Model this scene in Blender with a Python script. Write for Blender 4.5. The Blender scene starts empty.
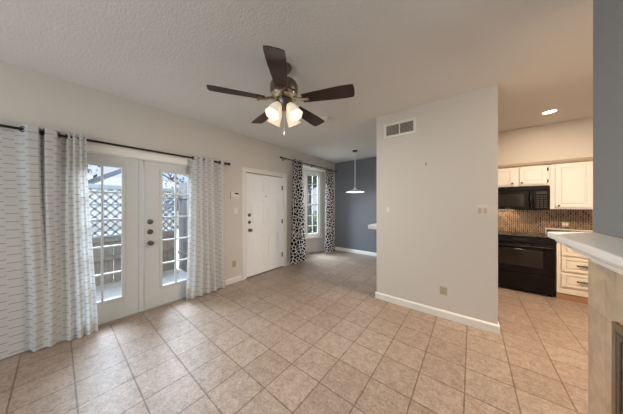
import bpy, bmesh, math, random
from mathutils import Vector, Matrix, noise
random.seed(7)
R = math.radians
PI = math.pi
S = bpy.context.scene
COL = S.collection

# ------------------------------------------------------------------ camera, world, light, exposure
cam_data = bpy.data.cameras.new('camera')
cam = bpy.data.objects.new('camera', cam_data)
COL.objects.link(cam)
cam.location = (0, 0, 1.41)
cam.rotation_euler = (R(90), 0, R(38.478))
cam_data.sensor_width = 36.0
cam_data.lens = 36.0 * 201.67 / 623.0
cam_data.shift_y = -1.94 / 623.0
cam_data.clip_start = 0.05
S.camera = cam
S.view_settings.view_transform = 'Standard'
S.view_settings.look = 'None'
S.view_settings.gamma = 1.0
S.view_settings.use_curve_mapping = False
S.view_settings.exposure = -0.04
S.cycles.use_denoising = True
S.cycles.max_bounces = 10
S.cycles.diffuse_bounces = 6
S.cycles.transparent_max_bounces = 12
S.cycles.sample_clamp_indirect = 4.0

world = bpy.data.worlds.new('overcast_sky')
S.world = world
world.use_nodes = True
wn, wl = world.node_tree.nodes, world.node_tree.links
wn.clear()
w_out = wn.new('ShaderNodeOutputWorld'); w_bg = wn.new('ShaderNodeBackground')
w_tc = wn.new('ShaderNodeTexCoord'); w_sep = wn.new('ShaderNodeSeparateXYZ')
w_mr = wn.new('ShaderNodeMapRange'); w_ns = wn.new('ShaderNodeTexNoise'); w_cr = wn.new('ShaderNodeValToRGB')
w_mr.inputs['From Min'].default_value = 0.05; w_mr.inputs['From Max'].default_value = 1.0
w_mr.inputs['To Min'].default_value = 0.95; w_mr.inputs['To Max'].default_value = 3.2
w_ns.inputs['Scale'].default_value = 3.0; w_ns.inputs['Detail'].default_value = 4.0
w_cr.color_ramp.elements[0].position = 0.35; w_cr.color_ramp.elements[0].color = (0.62, 0.78, 1.0, 1)
w_cr.color_ramp.elements[1].position = 0.6; w_cr.color_ramp.elements[1].color = (0.9, 0.96, 1.0, 1)
wl.new(w_tc.outputs['Generated'], w_sep.inputs[0]); wl.new(w_sep.outputs['Z'], w_mr.inputs['Value'])
wl.new(w_tc.outputs['Generated'], w_ns.inputs['Vector']); wl.new(w_ns.outputs['Fac'], w_cr.inputs['Fac'])
wl.new(w_cr.outputs['Color'], w_bg.inputs['Color']); wl.new(w_mr.outputs['Result'], w_bg.inputs['Strength'])
wl.new(w_bg.outputs[0], w_out.inputs[0])

def area_light(name, loc, rot, sx, sy, power, color):
    d = bpy.data.lights.new(name, 'AREA'); d.shape = 'RECTANGLE'; d.size = sx; d.size_y = sy
    d.energy = power; d.color = color
    o = bpy.data.objects.new(name, d); COL.objects.link(o); o.location = loc; o.rotation_euler = rot
    return o

def point_light(name, loc, power, color, rad=0.03):
    d = bpy.data.lights.new(name, 'POINT'); d.energy = power; d.color = color; d.shadow_soft_size = rad
    o = bpy.data.objects.new(name, d); COL.objects.link(o); o.location = loc
    return o

# soft overcast daylight falling over the patio wall into the french doors
sun_d = bpy.data.lights.new('veiled_sun', 'SUN'); sun_d.energy = 4.5; sun_d.angle = R(50); sun_d.color = (0.72, 0.86, 1.0)
sun = bpy.data.objects.new('veiled_sun', sun_d); COL.objects.link(sun)
sun.rotation_euler = Vector((0.80, -0.10, -0.62)).to_track_quat('-Z', 'Y').to_euler()
# added fill lamp outside an invented rear window, brightening the room
area_light('rear_window_fill', (-1.4, -2.98, 1.45), (R(90), 0, 0), 3.0, 2.0, 82, (0.88, 0.96, 1.0))
# added area lamp in lieu of open sky, brightens the dining bay
area_light('garden_fill', (-5.6, 5.2, 3.6), Vector((2.7, -0.6, -3.0)).to_track_quat('-Z', 'Y').to_euler(), 2.4, 2.4, 1000, (0.80, 0.90, 1.0))
# added bluish area lamp high over the patio, brightens the french doors' floor
area_light('patio_fill', (-6.6, 0.7, 4.6), Vector((4.4, 0.1, -4.4)).to_track_quat('-Z', 'Y').to_euler(), 3.0, 3.0, 1500, (0.60, 0.79, 1.0))

# ------------------------------------------------------------------ helpers
def lin(c):
    return tuple(((v / 255.0) / 12.92 if v / 255.0 <= 0.04045 else ((v / 255.0 + 0.055) / 1.055) ** 2.4) for v in c) + (1.0,)

def new_mat(name):
    m = bpy.data.materials.new(name); m.use_nodes = True
    nt = m.node_tree
    return m, nt.nodes, nt.links, nt.nodes['Principled BSDF']

def mat(name, rgb, rough=0.5, metal=0.0, var=0.0, vscale=8.0, bump=0.0, bscale=80.0, emit=None, estr=0.0, spec=0.5, rgb2=None, stretch=None):
    m, n, l, p = new_mat(name)
    p.inputs['Roughness'].default_value = rough
    p.inputs['Metallic'].default_value = metal
    p.inputs['Specular IOR Level'].default_value = spec
    tc = n.new('ShaderNodeTexCoord'); vec = tc.outputs['Object']
    if stretch:
        mp = n.new('ShaderNodeMapping'); mp.inputs['Scale'].default_value = stretch
        l.new(vec, mp.inputs['Vector']); vec = mp.outputs[0]
    c = lin(rgb)
    if var or rgb2:
        ns = n.new('ShaderNodeTexNoise'); ns.inputs['Scale'].default_value = vscale; ns.inputs['Detail'].default_value = 5
        cr = n.new('ShaderNodeValToRGB')
        a, b = (c, lin(rgb2)) if rgb2 else (tuple(x * (1 - var) for x in c[:3]) + (1,), tuple(min(1, x * (1 + var)) for x in c[:3]) + (1,))
        cr.color_ramp.elements[0].color = a; cr.color_ramp.elements[1].color = b
        cr.color_ramp.elements[0].position = 0.3; cr.color_ramp.elements[1].position = 0.7
        l.new(vec, ns.inputs['Vector']); l.new(ns.outputs['Fac'], cr.inputs['Fac']); l.new(cr.outputs['Color'], p.inputs['Base Color'])
    else:
        p.inputs['Base Color'].default_value = c
    if bump:
        nb = n.new('ShaderNodeTexNoise'); nb.inputs['Scale'].default_value = bscale; nb.inputs['Detail'].default_value = 4
        bp = n.new('ShaderNodeBump'); bp.inputs['Strength'].default_value = bump; bp.inputs['Distance'].default_value = 0.01
        l.new(vec, nb.inputs['Vector']); l.new(nb.outputs['Fac'], bp.inputs['Height']); l.new(bp.outputs[0], p.inputs['Normal'])
    if emit:
        p.inputs['Emission Color'].default_value = lin(emit); p.inputs['Emission Strength'].default_value = estr
    return m

def glass_mat(name, tint=(1, 1, 1, 1), gloss=0.06):
    m = bpy.data.materials.new(name); m.use_nodes = True
    n, l = m.node_tree.nodes, m.node_tree.links; n.clear()
    o = n.new('ShaderNodeOutputMaterial'); t = n.new('ShaderNodeBsdfTransparent'); g = n.new('ShaderNodeBsdfGlossy'); mx = n.new('ShaderNodeMixShader')
    t.inputs['Color'].default_value = tint; g.inputs['Roughness'].default_value = 0.02; mx.inputs[0].default_value = gloss
    l.new(t.outputs[0], mx.inputs[1]); l.new(g.outputs[0], mx.inputs[2]); l.new(mx.outputs[0], o.inputs[0])
    return m

# shapes ------------------------------------------------------------------------------------
def B():
    return bmesh.new()

def box(bm, x0, x1, y0, y1, z0, z1, bev=0.0, seg=2):
    r = bmesh.ops.create_cube(bm, size=1.0)
    vs = r['verts']
    for v in vs:
        v.co = Vector((x0 + (v.co.x + .5) * (x1 - x0), y0 + (v.co.y + .5) * (y1 - y0), z0 + (v.co.z + .5) * (z1 - z0)))
    if bev > 0:
        es = list({e for v in vs for e in v.link_edges})
        bmesh.ops.bevel(bm, geom=es, offset=bev, segments=seg, profile=0.5, affect='EDGES')

def frame_to(axis):
    return Vector(axis).normalized().to_track_quat('Z', 'Y').to_matrix().to_4x4()

def lathe(bm, prof, origin=(0, 0, 0), axis=(0, 0, 1), seg=24, flute=0, flute_amp=0.0):
    M = Matrix.Translation(origin) @ frame_to(axis)
    rings = []
    for (r, h) in prof:
        if r < 1e-5:
            rings.append([bm.verts.new(M @ Vector((0, 0, h)))])
        else:
            ring = []
            for i in range(seg):
                a = 2 * PI * i / seg
                rr = r * (1 + flute_amp * math.cos(flute * a)) if flute else r
                ring.append(bm.verts.new(M @ Vector((rr * math.cos(a), rr * math.sin(a), h))))
            rings.append(ring)
    for a, b in zip(rings, rings[1:]):
        for i in range(seg):
            j = (i + 1) % seg
            if len(a) == 1 and len(b) == 1: continue
            if len(a) == 1: bm.faces.new((a[0], b[i], b[j]))
            elif len(b) == 1: bm.faces.new((a[i], a[j], b[0]))
            else: bm.faces.new((a[i], a[j], b[j], b[i]))

def rod(bm, p, q, r, seg=12, r2=None):
    p, q = Vector(p), Vector(q)
    L = (q - p).length
    lathe(bm, [(0, 0), (r, 0), (r if r2 is None else r2, L), (0, L)], p, q - p, seg)

def torus(bm, c, axis, R1, r, seg=20, sub=8):
    M = Matrix.Translation(c) @ frame_to(axis)
    vs = [[bm.verts.new(M @ Vector(((R1 + r * math.cos(2 * PI * j / sub)) * math.cos(2 * PI * i / seg), (R1 + r * math.cos(2 * PI * j / sub)) * math.sin(2 * PI * i / seg), r * math.sin(2 * PI * j / sub)))) for j in range(sub)] for i in range(seg)]
    for i in range(seg):
        for j in range(sub):
            bm.faces.new((vs[i][j], vs[(i + 1) % seg][j], vs[(i + 1) % seg][(j + 1) % sub], vs[i][(j + 1) % sub]))

def tube(bm, pts, r, seg=10):
    pts = [Vector(p) for p in pts]; rings = []
    for i, p in enumerate(pts):
        d = (pts[min(i + 1, len(pts) - 1)] - pts[max(i - 1, 0)])
        M = Matrix.Translation(p) @ frame_to(d)
        rr = r[i] if isinstance(r, (list, tuple)) else r
        rings.append([bm.verts.new(M @ Vector((rr * math.cos(2 * PI * k / seg), rr * math.sin(2 * PI * k / seg), 0))) for k in range(seg)])
    for a, b in zip(rings, rings[1:]):
        for k in range(seg):
            bm.faces.new((a[k], a[(k + 1) % seg], b[(k + 1) % seg], b[k]))
    bm.faces.new(rings[0]); bm.faces.new(rings[-1])

def prism(bm, poly, axis, a, b):
    # extrude a 2D polygon: axis 'x' -> poly in (y,z); 'y' -> (x,z); 'z' -> (x,y)
    def P(u, v, t):
        return {'x': (t, u, v), 'y': (u, t, v), 'z': (u, v, t)}[axis]
    A = [bm.verts.new(P(u, v, a)) for u, v in poly]; Bv = [bm.verts.new(P(u, v, b)) for u, v in poly]
    bm.faces.new(A); bm.faces.new(list(reversed(Bv)))
    n = len(poly)
    for i in range(n):
        bm.faces.new((A[i], A[(i + 1) % n], Bv[(i + 1) % n], Bv[i]))

def finish(name, bm, material, origin, smooth=False):
    bmesh.ops.recalc_face_normals(bm, faces=bm.faces[:])
    me = bpy.data.meshes.new(name)
    for v in bm.verts: v.co -= Vector(origin)
    bm.to_mesh(me); bm.free()
    me.materials.append(material)
    if smooth:
        for p in me.polygons: p.use_smooth = True
        try: me.set_sharp_from_angle(angle=R(40))
        except Exception: pass
    o = bpy.data.objects.new(name, me); COL.objects.link(o)
    return o

def tag(o, label, cat, group=None, kind=None):
    o['label'] = label; o['category'] = cat
    if group: o['group'] = group
    if kind: o['kind'] = kind
    return o

def thing(name, loc, label, cat, group=None, kind=None):
    o = bpy.data.objects.new(name, None); COL.objects.link(o); o.location = loc
    o.empty_display_size = 0.1
    o['_o'] = list(loc)
    return tag(o, label, cat, group, kind)

def part(name, bm, material, parent, smooth=False, label=None):
    root = parent
    while root.parent: root = root.parent
    o = finish(name, bm, material, Vector(root['_o']), smooth)
    o.parent = parent
    if label: o['label'] = label
    return o

def solo(name, bm, material, label, cat, group=None, kind=None, smooth=False):
    xs = [v.co.x for v in bm.verts]; ys = [v.co.y for v in bm.verts]; zs = [v.co.z for v in bm.verts]
    org = Vector(((min(xs) + max(xs)) / 2, (min(ys) + max(ys)) / 2, min(zs)))
    o = finish(name, bm, material, org, smooth); o.location = org
    return tag(o, label, cat, group, kind)

def struct(name, bm, material, label, cat, smooth=False):
    return solo(name, bm, material, label, cat, kind='structure', smooth=smooth)

# ------------------------------------------------------------------ materials
WALL = mat('beige_wall_paint', (204, 197, 187), 0.75, bump=0.12, bscale=140)
CEIL = mat('textured_ceiling_paint', (222, 220, 216), 0.9, bump=0.42, bscale=60)
SLATE = mat('slate_blue_wall_paint', (106, 108, 112), 0.6, bump=0.1, bscale=140)
GREY = mat('grey_wall_paint', (136, 140, 143), 0.7, bump=0.45, bscale=120)
WHITE = mat('white_trim_paint', (226, 222, 214), 0.4)
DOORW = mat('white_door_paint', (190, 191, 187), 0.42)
FDOOR = mat('front_door_paint', (238, 237, 236), 0.42)
PLAST = mat('white_plastic', (222, 216, 204), 0.35)
SWPL = mat('almond_plastic', (206, 197, 182), 0.4)
BEIGEPL = mat('beige_plastic', (176, 164, 140), 0.4)
DARKPL = mat('dark_plastic', (40, 38, 36), 0.4)
BRONZE = mat('dark_bronze', (52, 42, 36), 0.4, 0.7)
NICKEL = mat('aged_nickel', (120, 112, 100), 0.35, 0.9)
PEWTER = mat('fan_pewter', (112, 104, 94), 0.33, 0.85)
BRASS = mat('brushed_brass', (150, 132, 108), 0.35, 0.9)
WALNUT = mat('walnut_blade', (52, 34, 31), 0.5, rgb2=(68, 46, 41), spec=.3, vscale=6, stretch=(1, 1, 1))
BLACK = mat('black_enamel', (14, 8, 8), 0.2, spec=.22)
BLACKM = mat('black_plastic', (15, 11, 11), 0.35, spec=.22)
OVENG = mat('dark_oven_glass', (34, 28, 26), 0.08, spec=.35)
UPCAB = mat('white_cabinet_paint', (228, 222, 216), 0.4)
LOCAB = mat('cream_cabinet_paint', (216, 204, 188), 0.45, var=0.05)
TOEW = mat('brown_toe_wood', (150, 112, 82), 0.6, var=0.1)
DKSTONE = mat('dark_counter', (58, 44, 40), 0.3, rgb2=(84, 66, 58), vscale=40)
MARBLE = mat('white_mantel_paint', (240, 237, 232), 0.3)
CONC = mat('patio_concrete', (140, 137, 134), 0.9, var=0.15, vscale=5, bump=0.3)
BLOCK = mat('grey_screen_block', (138, 142, 148), 0.9, var=0.1)
FENCEW = mat('weathered_fence_wood', (132, 122, 112), 0.85, rgb2=(106, 98, 92), vscale=5, stretch=(6, 6, 0.6))
DFENCE = mat('dark_fence_wood', (104, 96, 94), 0.85, rgb2=(80, 76, 76), vscale=5, stretch=(6, 6, 0.6))
BARK = mat('grey_bark', (78, 80, 88), 0.9, var=0.2, vscale=6)
LEAF = mat('tree_leaves', (70, 88, 66), 0.7, rgb2=(44, 62, 52), vscale=3)
LAWN = mat('lawn', (92, 108, 76), 0.95, var=0.25, vscale=8)
GLASS = glass_mat('window_glass')

def shade_mat():
    m, n, l, p = new_mat('frosted_lamp_glass')
    p.inputs['Base Color'].default_value = lin((250, 238, 220)); p.inputs['Roughness'].default_value = 0.3
    tc = n.new('ShaderNodeTexCoord'); ns = n.new('ShaderNodeTexNoise'); ns.inputs['Scale'].default_value = 22
    cr = n.new('ShaderNodeValToRGB')
    cr.color_ramp.elements[0].position = 0.35; cr.color_ramp.elements[0].color = lin((255, 214, 160))
    cr.color_ramp.elements[1].position = 0.6; cr.color_ramp.elements[1].color = lin((255, 246, 230))
    l.new(tc.outputs['Object'], ns.inputs['Vector']); l.new(ns.outputs['Fac'], cr.inputs['Fac'])
    l.new(cr.outputs['Color'], p.inputs['Emission Color']); p.inputs['Emission Strength'].default_value = 0.42
    return m
SHADE = shade_mat()
BULB = mat('lit_bulb', (255, 240, 220), 0.3, emit=(255, 240, 220), estr=3.0)
PENDW = mat('pendant_white', (236, 236, 236), 0.3)

def tile_floor():
    m, n, l, p = new_mat('beige_stone_tile')
    tc = n.new('ShaderNodeTexCoord'); mp = n.new('ShaderNodeMapping')
    geo = n.new('ShaderNodeNewGeometry')
    mp.inputs['Location'].default_value = (0.043 + 0.302 * 40, -0.085 + 0.302 * 40, 0)
    l.new(geo.outputs['Position'], mp.inputs['Vector'])
    br = n.new('ShaderNodeTexBrick'); br.offset = 0.0; br.squash = 1.0
    br.inputs['Scale'].default_value = 1.0; br.inputs['Brick Width'].default_value = 0.302; br.inputs['Row Height'].default_value = 0.302
    br.inputs['Mortar Size'].default_value = 0.0055; br.inputs['Mortar Smooth'].default_value = 0.3; br.inputs['Bias'].default_value = 0.0
    br.inputs['Color1'].default_value = lin((152, 134, 119)); br.inputs['Color2'].default_value = lin((164, 147, 132)); br.inputs['Mortar'].default_value = lin((118, 99, 84))
    l.new(mp.outputs[0], br.inputs['Vector'])
    n1 = n.new('ShaderNodeTexNoise'); n1.inputs['Scale'].default_value = 15; n1.inputs['Detail'].default_value = 8; n1.inputs['Roughness'].default_value = 0.75; n1.inputs['Distortion'].default_value = 0.4
    l.new(geo.outputs['Position'], n1.inputs['Vector'])
    c1 = n.new('ShaderNodeValToRGB'); c1.color_ramp.elements[0].position = 0.3; c1.color_ramp.elements[0].color = (0.62, 0.60, 0.58, 1)
    c1.color_ramp.elements[1].position = 0.68; c1.color_ramp.elements[1].color = (1.14, 1.14, 1.16, 1)
    l.new(n1.outputs['Fac'], c1.inputs['Fac'])
    mx = n.new('ShaderNodeMix'); mx.data_type = 'RGBA'; mx.blend_type = 'MULTIPLY'; mx.inputs[0].default_value = 1.0
    l.new(br.outputs['Color'], mx.inputs[6]); l.new(c1.outputs['Color'], mx.inputs[7])
    n2 = n.new('ShaderNodeTexNoise'); n2.inputs['Scale'].default_value = 55; n2.inputs['Detail'].default_value = 5; n2.inputs['Roughness'].default_value = 0.7
    l.new(geo.outputs['Position'], n2.inputs['Vector'])
    c2 = n.new('ShaderNodeValToRGB'); c2.color_ramp.elements[0].position = 0.36; c2.color_ramp.elements[0].color = (0.74, 0.71, 0.68, 1)
    c2.color_ramp.elements[1].position = 0.56; c2.color_ramp.elements[1].color = (1.08, 1.08, 1.08, 1)
    l.new(n2.outputs['Fac'], c2.inputs['Fac'])
    mx2 = n.new('ShaderNodeMix'); mx2.data_type = 'RGBA'; mx2.blend_type = 'MULTIPLY'; mx2.inputs[0].default_value = 1.0
    l.new(mx.outputs[2], mx2.inputs[6]); l.new(c2.outputs['Color'], mx2.inputs[7])
    l.new(mx2.outputs[2], p.inputs['Base Color'])
    p.inputs['Roughness'].default_value = 0.42; p.inputs['Specular IOR Level'].default_value = 0.4
    ma = n.new('ShaderNodeMath'); ma.operation = 'MULTIPLY_ADD'; ma.inputs[1].default_value = -1.0
    l.new(br.outputs['Fac'], ma.inputs[0])
    m2 = n.new('ShaderNodeMath'); m2.operation = 'MULTIPLY'; m2.inputs[1].default_value = 0.35; l.new(n1.outputs['Fac'], m2.inputs[0]); l.new(m2.outputs[0], ma.inputs[2])
    bp = n.new('ShaderNodeBump'); bp.inputs['Strength'].default_value = 0.5; bp.inputs['Distance'].default_value = 0.003
    l.new(ma.outputs[0], bp.inputs['Height']); l.new(bp.outputs[0], p.inputs['Normal'])
    return m
TILE = tile_floor()

def wall_tile(name, plane, w, h, c1, c2, mort, ms, offset=0.5, rough=0.3, shift=(0, 0), nz=14):
    m, n, l, p = new_mat(name)
    geo = n.new('ShaderNodeNewGeometry'); sp = n.new('ShaderNodeSeparateXYZ'); cb = n.new('ShaderNodeCombineXYZ'); ad = n.new('ShaderNodeVectorMath')
    l.new(geo.outputs['Position'], sp.inputs[0])
    a, b = {'xz': ('X', 'Z'), 'yz': ('Y', 'Z'), 'zx': ('Z', 'X')}[plane]
    l.new(sp.outputs[a], cb.inputs[0]); l.new(sp.outputs[b], cb.inputs[1])
    ad.inputs[1].default_value = (w * 50 + shift[0], h * 50 + shift[1], 0); l.new(cb.outputs[0], ad.inputs[0])
    br = n.new('ShaderNodeTexBrick'); br.offset = offset; br.inputs['Scale'].default_value = 1.0
    br.inputs['Brick Width'].default_value = w; br.inputs['Row Height'].default_value = h; br.inputs['Mortar Size'].default_value = ms
    br.inputs['Color1'].default_value = lin(c1); br.inputs['Color2'].default_value = lin(c2); br.inputs['Mortar'].default_value = lin(mort)
    l.new(ad.outputs[0], br.inputs['Vector'])
    ns = n.new('ShaderNodeTexNoise'); ns.inputs['Scale'].default_value = nz; ns.inputs['Detail'].default_value = 6; ns.inputs['Distortion'].default_value = 0.8
    l.new(geo.outputs['Position'], ns.inputs['Vector'])
    cr = n.new('ShaderNodeValToRGB'); cr.color_ramp.elements[0].position = 0.3; cr.color_ramp.elements[0].color = (0.75, 0.73, 0.7, 1); cr.color_ramp.elements[1].position = 0.7; cr.color_ramp.elements[1].color = (1.05, 1.05, 1.05, 1)
    l.new(ns.outputs['Fac'], cr.inputs['Fac'])
    mx = n.new('ShaderNodeMix'); mx.data_type = 'RGBA'; mx.blend_type = 'MULTIPLY'; mx.inputs[0].default_value = 1.0
    l.new(br.outputs['Color'], mx.inputs[6]); l.new(cr.outputs['Color'], mx.inputs[7]); l.new(mx.outputs[2], p.inputs['Base Color'])
    p.inputs['Roughness'].default_value = rough
    bp = n.new('ShaderNodeBump'); bp.inputs['Strength'].default_value = 0.4; bp.inputs['Distance'].default_value = 0.003; bp.invert = True
    l.new(br.outputs['Fac'], bp.inputs['Height']); l.new(bp.outputs[0], p.inputs['Normal'])
    return m
MOSAIC = wall_tile('brown_mosaic_tile', 'zx', 0.062, 0.026, (66, 44, 36), (124, 102, 82), (164, 144, 122), 0.003, 0.5, 0.2)
SURR = wall_tile('beige_surround_tile', 'yz', 0.305, 0.305, (206, 182, 154), (214, 194, 168), (172, 150, 126), 0.002, 0.0, 0.3, shift=(0.05, 0.1), nz=9)

def dash_fabric():
    m = bpy.data.materials.new('dash_print_fabric'); m.use_nodes = True
    n, l = m.node_tree.nodes, m.node_tree.links; n.clear()
    out = n.new('ShaderNodeOutputMaterial'); d = n.new('ShaderNodeBsdfDiffuse'); t = n.new('ShaderNodeBsdfTranslucent'); mx = n.new('ShaderNodeMixShader'); mx.inputs[0].default_value = 0.27
    uv = n.new('ShaderNodeUVMap'); sp = n.new('ShaderNodeSeparateXYZ'); l.new(uv.outputs[0], sp.inputs[0])
    def M(op, a, b=None, c=None):
        k = n.new('ShaderNodeMath'); k.operation = op
        for i, v in enumerate((a, b, c)):
            if v is None: continue
            if isinstance(v, (int, float)): k.inputs[i].default_value = v
            else: l.new(v, k.inputs[i])
        return k.outputs[0]
    cu = M('DIVIDE', sp.outputs['X'], 0.092)
    col = M('FLOOR', cu); fu = M('FRACT', cu)
    off = M('FRACT', M('MULTIPLY', col, 0.437))
    fv = M('FRACT', M('ADD', M('DIVIDE', sp.outputs['Y'], 0.076), off))
    dash = M('MULTIPLY', M('LESS_THAN', fv, 0.058), M('GREATER_THAN', fu, 0.05))
    mc = n.new('ShaderNodeMix'); mc.data_type = 'RGBA'
    mc.inputs[6].default_value = lin((206, 204, 200)); mc.inputs[7].default_value = lin((124, 116, 112)); l.new(dash, mc.inputs[0])
    l.new(mc.outputs[2], d.inputs['Color']); l.new(mc.outputs[2], t.inputs['Color'])
    l.new(d.outputs[0], mx.inputs[1]); l.new(t.outputs[0], mx.inputs[2]); l.new(mx.outputs[0], out.inputs[0])
    return m
def pebble_fabric():
    m = bpy.data.materials.new('pebble_print_fabric'); m.use_nodes = True
    n, l = m.node_tree.nodes, m.node_tree.links; n.clear()
    out = n.new('ShaderNodeOutputMaterial'); d = n.new('ShaderNodeBsdfDiffuse'); t = n.new('ShaderNodeBsdfTranslucent'); mx = n.new('ShaderNodeMixShader'); mx.inputs[0].default_value = 0.2
    uv = n.new('ShaderNodeUVMap'); vo = n.new('ShaderNodeTexVoronoi'); vo.feature = 'DISTANCE_TO_EDGE'; vo.voronoi_dimensions = '2D'; vo.inputs['Scale'].default_value = 13.0
    l.new(uv.outputs[0], vo.inputs['Vector'])
    cr = n.new('ShaderNodeValToRGB'); cr.color_ramp.elements[0].position = 0.10; cr.color_ramp.elements[0].color = lin((226, 220, 214)); cr.color_ramp.elements[1].position = 0.13; cr.color_ramp.elements[1].color = lin((36, 30, 38))
    l.new(vo.outputs['Distance'], cr.inputs['Fac'])
    l.new(cr.outputs['Color'], d.inputs['Color']); l.new(cr.outputs['Color'], t.inputs['Color'])
    l.new(d.outputs[0], mx.inputs[1]); l.new(t.outputs[0], mx.inputs[2]); l.new(mx.outputs[0], out.inputs[0])
    return m
DASH = dash_fabric(); PEBBLE = pebble_fabric()

# ------------------------------------------------------------------ the room shell
LX, PY, BY, RX, H = -3.387, 3.008, 5.454, 0.570, 2.737
KB = 5.32          # kitchen back wall
T = 0.14           # wall thickness
REAR = -2.7

bm = B(); box(bm, LX - 0.75, 2.9, REAR - 0.1, BY + 0.15, -0.12, 0.0)
struct('floor', bm, TILE, 'beige stone-look square tile floor with dark grout', 'floor')
bm = B(); box(bm, LX - T, 2.9, REAR - 0.1, BY + 0.15, H, H + 0.12)
struct('ceiling', bm, CEIL, 'off-white textured ceiling', 'ceiling')

FD0, FD1 = 2.245, 3.222      # front door opening
FR0, FR1 = -0.055, 1.452     # french doors opening
BAY0, BAY1, BAYZ = 3.66, 5.36, 2.43
bm = B()
def wl_seg(y0, y1, z0, z1): box(bm, LX - T, LX, y0, y1, z0, z1)
wl_seg(REAR, FR0, 0, H); wl_seg(FR0, FR1, 2.015, H); wl_seg(FR1, FD0, 0, H); wl_seg(FD0, FD1, 2.035, H)
wl_seg(FD1, BAY0, 0, H); wl_seg(BAY0, BAY1, BAYZ, H); wl_seg(BAY1, BY, 0, H)
struct('wall_left', bm, WALL, 'beige painted wall with the french doors and front door', 'wall')
bm = B(); box(bm, LX - T, -1.2, BY, BY + 0.15, 0, H)
struct('wall_back', bm, SLATE, 'slate blue-grey dining wall behind the pendant lamp', 'wall')
bm = B(); box(bm, -1.131, 0.225, PY, PY + 0.12, 0, H)
struct('wall_middle', bm, WALL, 'freestanding beige partition wall with the air vent', 'wall')
bm = B(); box(bm, -1.131, -1.01, PY + 0.12, 3.97, 0, H); box(bm, -1.40, -1.131, 3.85, 3.97, 0, H); box(bm, -1.40, -1.28, 3.97, BY, 0, H)
struct('wall_dining', bm, WALL, 'beige wall between dining corner and kitchen, hidden behind the partition', 'wall')
bm = B(); box(bm, -1.28, 2.9, KB, KB + 0.13, 0, H)
struct('wall_kitchen', bm, WALL, 'cream kitchen back wall behind range and cabinets', 'wall')
bm = B(); box(bm, 2.76, 2.9, 2.0, KB, 0, H); box(bm, RX + 0.42, 2.76, 1.88, 2.0, 0, H)
struct('wall_side', bm, WALL, 'cream kitchen side walls out of sight beyond the fireplace', 'wall')
FB0, FB1, FBZ = 0.70, 1.672, 0.85   # firebox opening
bm = B()
box(bm, RX, RX + 0.42, REAR, FB0, 0, H); box(bm, RX, RX + 0.42, FB0, FB1, FBZ, H); box(bm, RX, RX + 0.42, FB1, 2.0, 0, H)
struct('wall_right', bm, GREY, 'grey painted chimney wall above the mantel', 'wall')
bm = B()
WX0, WX1, WZ0, WZ1 = -2.9, 0.1, 0.45, 2.45
box(bm, LX - T, WX0, REAR - T, REAR, 0, H); box(bm, WX1, RX + 0.42, REAR - T, REAR, 0, H); box(bm, WX0, WX1, REAR - T, REAR, 0, WZ0); box(bm, WX0, WX1, REAR - T, REAR, WZ1, H)
struct('wall_front', bm, WALL, 'beige wall behind the camera, with the added window opening', 'wall')
w = thing('added_window_2', (-1.4, REAR - 0.07, WZ0), 'added unseen white-framed window behind the camera, lets in fill light', 'window', kind='structure')  # invented opening that passes the rear fill lamp
bm = B()
for x in (WX0, -1.43, WX1 - 0.06): box(bm, x, x + 0.06, REAR - 0.1, REAR - 0.04, WZ0, WZ1)
for z in (WZ0, WZ1 - 0.06): box(bm, WX0, WX1, REAR - 0.1, REAR - 0.04, z, z + 0.06)
part('window_frame', bm, WHITE, w)
bm = B(); box(bm, WX0 + 0.06, WX1 - 0.06, REAR - 0.075, REAR - 0.07, WZ0 + 0.06, WZ1 - 0.06); part('pane', bm, GLASS, w)

# bay with its window
P0, P1, P2 = Vector((LX, BAY0)), Vector((-3.93, 4.27)), Vector((-3.41, BAY1 + 0.03))
def panel_quad(bm, a, b, z0, z1, t=0.1):
    d = (b - a).normalized(); nrm = Vector((-d.y, d.x))
    if nrm.x > 0: nrm = -nrm
    c, e = b + nrm * t, a + nrm * t
    prism(bm, [(a.x, a.y), (b.x, b.y), (c.x, c.y), (e.x, e.y)], 'z', z0, z1)
D = (P2 - P1).normalized(); LEN = (P2 - P1).length
wa, wb = 0.29, 0.75              # window opening along the far panel
SZ0, SZ1 = 0.47, 2.36
bm = B()
D0 = (P1 - P0).normalized(); LEN0 = (P1 - P0).length; na, nb0 = .14, LEN0 - .14
panel_quad(bm, P0, P0 + D0 * na, 0, BAYZ + 0.08); panel_quad(bm, P0 + D0 * nb0, P1, 0, BAYZ + 0.08)
panel_quad(bm, P0 + D0 * na, P0 + D0 * nb0, 0, SZ0); panel_quad(bm, P0 + D0 * na, P0 + D0 * nb0, SZ1, BAYZ + 0.08)
panel_quad(bm, P1, P1 + D * wa, 0, BAYZ + 0.08); panel_quad(bm, P1 + D * wb, P2, 0, BAYZ + 0.08)
panel_quad(bm, P1 + D * wa, P1 + D * wb, 0, SZ0); panel_quad(bm, P1 + D * wa, P1 + D * wb, SZ1, BAYZ + 0.08)
prism(bm, [(P0.x - T, P0.y), (P1.x - .1, P1.y), (P2.x - T, P2.y)], 'z', BAYZ, BAYZ + 0.08)
struct('wall_bay', bm, WALL, 'shallow bay wall around the dining window', 'wall')
c = P1 + D * (wa + wb) / 2
w = thing('window_1', (c.x, c.y, SZ0), 'tall white dining window with small panes between the pebble-print curtains', 'window', kind='structure')
def bay_bar(bm, s0, s1, z0, z1, n0, n1):
    nrm = Vector((-D.y, D.x)); nrm = nrm if nrm.x < 0 else -nrm
    a, b = P1 + D * s0, P1 + D * s1
    poly = [a + nrm * n0, b + nrm * n0, b + nrm * n1, a + nrm * n1]
    prism(bm, [(q.x, q.y) for q in poly], 'z', z0, z1)
bm = B()
bay_bar(bm, wa - .06, wa + .02, SZ0, SZ1 + .06, -.02, .08); bay_bar(bm, wb - .02, wb + .06, SZ0, SZ1 + .06, -.02, .08)
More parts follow.
